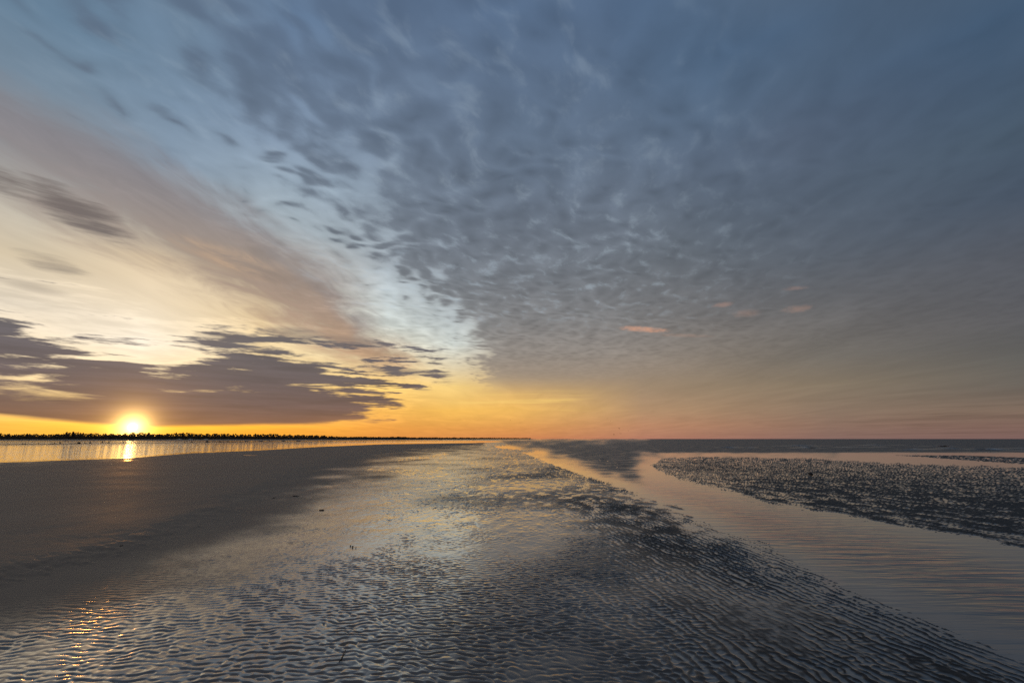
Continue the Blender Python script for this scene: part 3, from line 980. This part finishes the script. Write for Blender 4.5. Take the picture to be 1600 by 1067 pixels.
rocks = [(15, 694.6, 3, 1.0, "low dark lump at the left end of the lagoon sandbar"), (35, 694.2, 2.2, 1.7, "dark lump left of the cross-shaped post on the lagoon sandbar"), (38.6, 694.1, 2.6, 1.2, "flat dark slab beside the leftmost upright lump on the sandbar"),
         (83, 693.6, 6, 0.9, "long flat dark lump on the sandbar right of the cross-shaped post"), (85.6, 693.4, 1.4, 1.8, "small upright lump on top of the long flat lump on the sandbar"), (93.7, 692.2, 2.4, 1.6, "single dark lump standing behind the sandbar line"),
         (110.2, 693.4, 1.3, 1.5, "small dark stump on the sandbar left of the largest lump"), (117.5, 693.0, 3.6, 0.9, "low dark lump close left of the largest lump"), (123.2, 692.8, 4.0, 2.2, "largest dark lump on the sandbar left of the sun"),
         (133, 692.3, 4.0, 0.8, "low dark lump close right of the largest lump left of the sun"), (140.5, 692.2, 2.6, 1.6, "dark lump between the largest lump and the sun's reflection"), (159.5, 691.4, 2.0, 1.6, "small lump on the waterline left of the sun's reflection"),
         (170, 691.6, 3.4, 1.3, "broad lump on the waterline left of the sun's reflection"), (192.5, 691.3, 2.4, 1.0, "little lump right beside the sun's reflection"),
         (299.5, 691.0, 3.2, 1.0, "low lump right of the thin post on the sandbar"), (323.6, 690.7, 3.4, 2.0, "largest dark lump on the sandbar right of the sun"), (343.6, 690.3, 2.2, 1.5, "second largest lump on the sandbar right of the sun"),
         (356, 690.2, 1.8, 1.2, "small lump in the middle of the right sandbar row"), (385, 689.7, 6.5, 1.0, "long low lump in the right sandbar row"), (407.5, 689.6, 7, 1.0, "longest low lump in the right sandbar row"), (420.6, 689.3, 1.6, 1.2, "tiny lump right of the longest low lump"),
         (442.5, 689.3, 4.5, 1.0, "low lump towards the right end of the sandbar row"), (466, 689.1, 7.5, 0.9, "last long lump at the right end of the sandbar row")]
for i, (px, py, w, h, lb) in enumerate(rocks):
    x, y = ground(px, py)
    k = math.hypot(1, 0.2) * y / FPX
    o = lump("rock", w * k, w * k * 0.8, h * k * 0.95, m_rock, 100 + i, 0.7)
    o.location = (x, y, -0.02)
    tag(o, lb, "rock", "dark lumps on the lagoon sandbar")


def rod(pts, rad, mat, name, parent=None, n=7):
    """a tapered round stick along a bent line"""
    V, F = [], []
    P3 = [Vector(p) for p in pts]
    for j, p in enumerate(P3):
        d = (P3[min(j + 1, len(P3) - 1)] - P3[max(j - 1, 0)]).normalized()
        u = d.cross(Vector((0.3, 0.2, 1.0))).normalized(); v = d.cross(u)
        rr = rad * (1 - 0.45 * j / (len(P3) - 1)) * (1 + 0.12 * math.sin(j * 2.1))
        for i in range(n):
            a = i * 2 * math.pi / n
            V.append(p + (u * math.cos(a) + v * math.sin(a)) * rr)
    for j in range(len(P3) - 1):
        for i in range(n):
            F.append((j * n + i, j * n + (i + 1) % n, (j + 1) * n + (i + 1) % n, (j + 1) * n + i))
    F.append(tuple(range(n))[::-1]); F.append(tuple((len(P3) - 1) * n + i for i in range(n)))
    return mesh_obj(name, V, F, mat, parent, smooth=True)


# the cross-shaped post on the sandbar and three thin ones
x, y = ground(60.3, 694.3); k = y / FPX
root = bpy.data.objects.new("marker_post", None); col.objects.link(root); root.location = (x, y, 0)
rod([(0, 0, -0.2), (0.02 * k, 0, 1.5 * k), (0.0, 0, 3.1 * k)], 0.28 * k, m_wood, "post", root)
rod([(-1.6 * k, 0, 2.35 * k), (0, -0.3 * k, 2.45 * k), (1.5 * k, 0, 2.5 * k)], 0.22 * k, m_wood, "crossbar", root)
tag(root, "cross-shaped dark post on the lagoon sandbar near the left edge", "post")
for px, py, h, lb in ((288.3, 691.4, 2.4, "thin dark post on the sandbar just right of the sun's reflection"), (370.4, 690.1, 1.9, "short post in the right sandbar row, left one of two"), (375.4, 690.0, 1.9, "short post in the right sandbar row, right one of two")):
    x, y = ground(px, py); k = y / FPX
    o = rod([(0, 0, -0.3), (0.05 * k, 0, h * 0.5 * k), (0, 0.05, h * k)], 0.35 * k, m_wood, "marker_post")
    o.location = (x, y, 0)
    tag(o, lb, "post", "thin posts on the lagoon sandbar")


def sand_height(x, y):
    i = int(np.argmin((GX - x) ** 2 + (GY - y) ** 2))
    return max(float(GZ[i]), 0.0)


# the stick lying on the near ripples
x0, y0 = ground(529.5, 1037.0, 0.004); x1, y1 = ground(540.0, 1017.5, 0.012)
o = rod([(x0, y0, 0.012), (x0 * 0.7 + x1 * 0.3 + 0.003, y0 * 0.7 + y1 * 0.3, 0.016), (x0 * 0.35 + x1 * 0.65 - 0.002, y0 * 0.35 + y1 * 0.65, 0.019), (x1, y1, 0.024)], 0.0052, m_wood, "stick")
tag(o, "thin dark stick lying on the near ripples below the picture's middle", "stick")

weed = [(502.5, 798.2, 8.5, 2.0, "longer dark scrap of weed on the grey sand left of the middle"), (461.5, 776.4, 8.5, 1.4, "flat dark scrap of weed at the edge of the smooth bar"), (427.5, 779.4, 3.5, 1.6, "small dark scrap left of the flat scrap on the smooth bar"),
        (489, 777.4, 2.0, 1.0, "tiny dark speck right of the flat scrap on the smooth bar"), (547.6, 854.6, 3.0, 3.0, "left dark lump of the tight trio on the fine ripples"), (551.0, 855.8, 3.2, 3.4, "middle and largest lump of the tight trio on the fine ripples"), (555.8, 857.2, 2.8, 1.6, "right flat lump of the tight trio on the fine ripples"),
        (189, 857.5, 4.5, 1.4, "dark scrap on the smooth bar below the sun"), (1267, 743.5, 5.0, 4.5, "lone dark lump on the speckled sandbank at the right")]
for i, (px, py, w, h, lb) in enumerate(weed):
    x, y = ground(px, py)
    k = y / FPX
    o = lump("stone" if px > 1200 else "seaweed_scrap", w * k, w * k * 0.8, h * k * (0.8 if px > 1200 else 0.5), m_rock if px > 1200 else m_weed, 300 + i, 0.6)
    o.location = (x, y, sand_height(x, y) + 0.004)
    o.rotation_euler = (0, 0, 0.3 * i)
    tag(o, lb, "stone" if px > 1200 else "seaweed", None if px > 1200 else "scraps of weed left on the sand")

# ------------------------------------------------------------------ birds in flight


def bird(px, py, dist, span, turn, lift, lb):
    x = (px - 800.0) / FPX * dist * 1.0206
    z = CAM_H + (685.5 - py) / FPX * dist * 1.02
    root = bpy.data.objects.new("gull", None); col.objects.link(root)
    root.location = (x, dist, z); root.rotation_euler = (0.15, 0.25 * lift, turn)
    V, F = [], []
    prof = [(-0.22, 0.012), (-0.14, 0.035), (-0.02, 0.062), (0.10, 0.055), (0.17, 0.036), (0.215, 0.036), (0.25, 0.012), (0.285, 0.004)]
    for yy, rr in prof:
        for i in range(8):
            a = i * math.pi / 4
            V.append((rr * math.cos(a) * span, yy * span, rr * math.sin(a) * span * 0.9))
    for j in range(len(prof) - 1):
        for i in range(8):
            F.append((j * 8 + i, j * 8 + (i + 1) % 8, (j + 1) * 8 + (i + 1) % 8, (j + 1) * 8 + i))
    k = len(V)
    V += [(-0.06 * span, -0.31 * span, 0), (0.06 * span, -0.31 * span, 0), (0, -0.2 * span, 0.012 * span), (0, -0.2 * span, -0.012 * span)]
    F += [(k, k + 1, k + 2), (k + 1, k, k + 3), (k, k + 2, k + 3), (k + 1, k + 3, k + 2)]
    mesh_obj("body", V, F, m_plume, root, smooth=True)
    for sd in (-1, 1):
        V, F = [], []
        stations = [(0.03, 0.11, 0.02), (0.16, 0.12, 0.10 * lift + 0.02), (0.28, 0.09, 0.15 * lift + 0.01), (0.40, 0.055, 0.12 * lift), (0.5, 0.012, 0.06 * lift - 0.01)]
        for i, (sx_, ch_, zz) in enumerate(stations):
            le = 0.08 - 0.10 * max(0.0, sx_ - 0.2) / 0.3
            for yy, dz in ((le, 0.0), (le - ch_ * 0.4, 0.012), (le - ch_, 0.0), (le - ch_ * 0.4, -0.006)):
                V.append((sd * sx_ * span, yy * span, (zz + dz) * span))
        for i in range(len(stations) - 1):
            for q in range(4):
                F.append((4 * i + q, 4 * i + (q + 1) % 4, 4 * i + 4 + (q + 1) % 4, 4 * i + 4 + q))
        F += [(0, 1, 2, 3), (16, 19, 18, 17)]
        mesh_obj("wing", V, F, m_plume, root, smooth=True)
    tag(root, lb, "bird", "gulls flying low over the sea horizon")


bird(944.2, 655.2, 330, 1.25, 0.5, 0.4, "faintest and topmost gull of the small flock above the horizon")
bird(949.0, 658.6, 300, 1.25, 1.3, 0.2, "second highest gull of the flock, wings level")
bird(961.3, 670.2, 240, 1.25, 0.9, 1.7, "darkest gull in the middle of the flock, wings raised")
bird(975.3, 673.2, 280, 1.2, -0.6, 1.2, "rightmost gull of the flock above the horizon")
bird(953.1, 679.4, 240, 1.3, 0.7, 1.9, "lowest gull at the left of the flock, one wing high")
bird(963.2, 677.8, 240, 1.3, 0.2, 0.9, "low gull of the flock with wings spread in a shallow V")
bird(797.4, 657.6, 330, 1.2, 0.8, 0.8, "lone gull far left of the flock against the yellow sky")

# ------------------------------------------------------------------ low surf lines at the edge of the sea
m_surf, t, b = new_mat("surf")
q = objpos(t)
f = noise(t, vec(t, q[0] * 0.5, q[1], q[2] * 6), 1.2, 5, 0.65)
c = cmix(t, (0.05, 0.055, 0.06), (0.42, 0.42, 0.43), (f + q[2] * 1.4).step(0.62, 0.86))
t.links.new(c, b.inputs['Base Color'])
b.inputs['Roughness'].default_value = 0.25
r = random.Random(21)
for (pa, pb, py) in ((1395, 1470, 702.6), (1452, 1530, 701.4), (1500, 1600, 702.6), (1540, 1660, 700.2), (1235, 1290, 700.0), (1300, 1390, 698.6), (1120, 1185, 699.0), (1425, 1500, 697.4), (1580, 1760, 704.2), (1330, 1420, 695.6), (1185, 1300, 696.4)):
    V, F = [], []
    steps = 26
    s1, s2, s3 = (r.random() * 6.28 for _ in range(3))
    for i in range(steps + 1):
        f_ = i / steps
        x, y = ground(pa + (pb - pa) * f_, py + 0.35 * math.sin(3 * f_ + s1) + 0.12 * math.sin(11 * f_ + s2))
        h = 0.22 * math.sin(math.pi * f_) ** 0.7 * (0.65 + 0.35 * math.sin(9 * f_ + s3))
        for dy, k in ((-1.6, -0.05), (-0.75, 0.45), (-0.25, 1.0), (0.4, 0.72), (1.5, 0.25), (3.2, -0.05)):
            V.append((x, y + dy, max(h * k, -0.03) if k > 0 else -0.03))
    for i in range(steps):
        for j in range(5):
            a = 6 * i + j
            F.append((a, a + 6, a + 7, a + 1))
    tag(mesh_obj("surf_wave", V, F, m_surf, smooth=True), "low breaking wave at the edge of the sea", kind="structure")
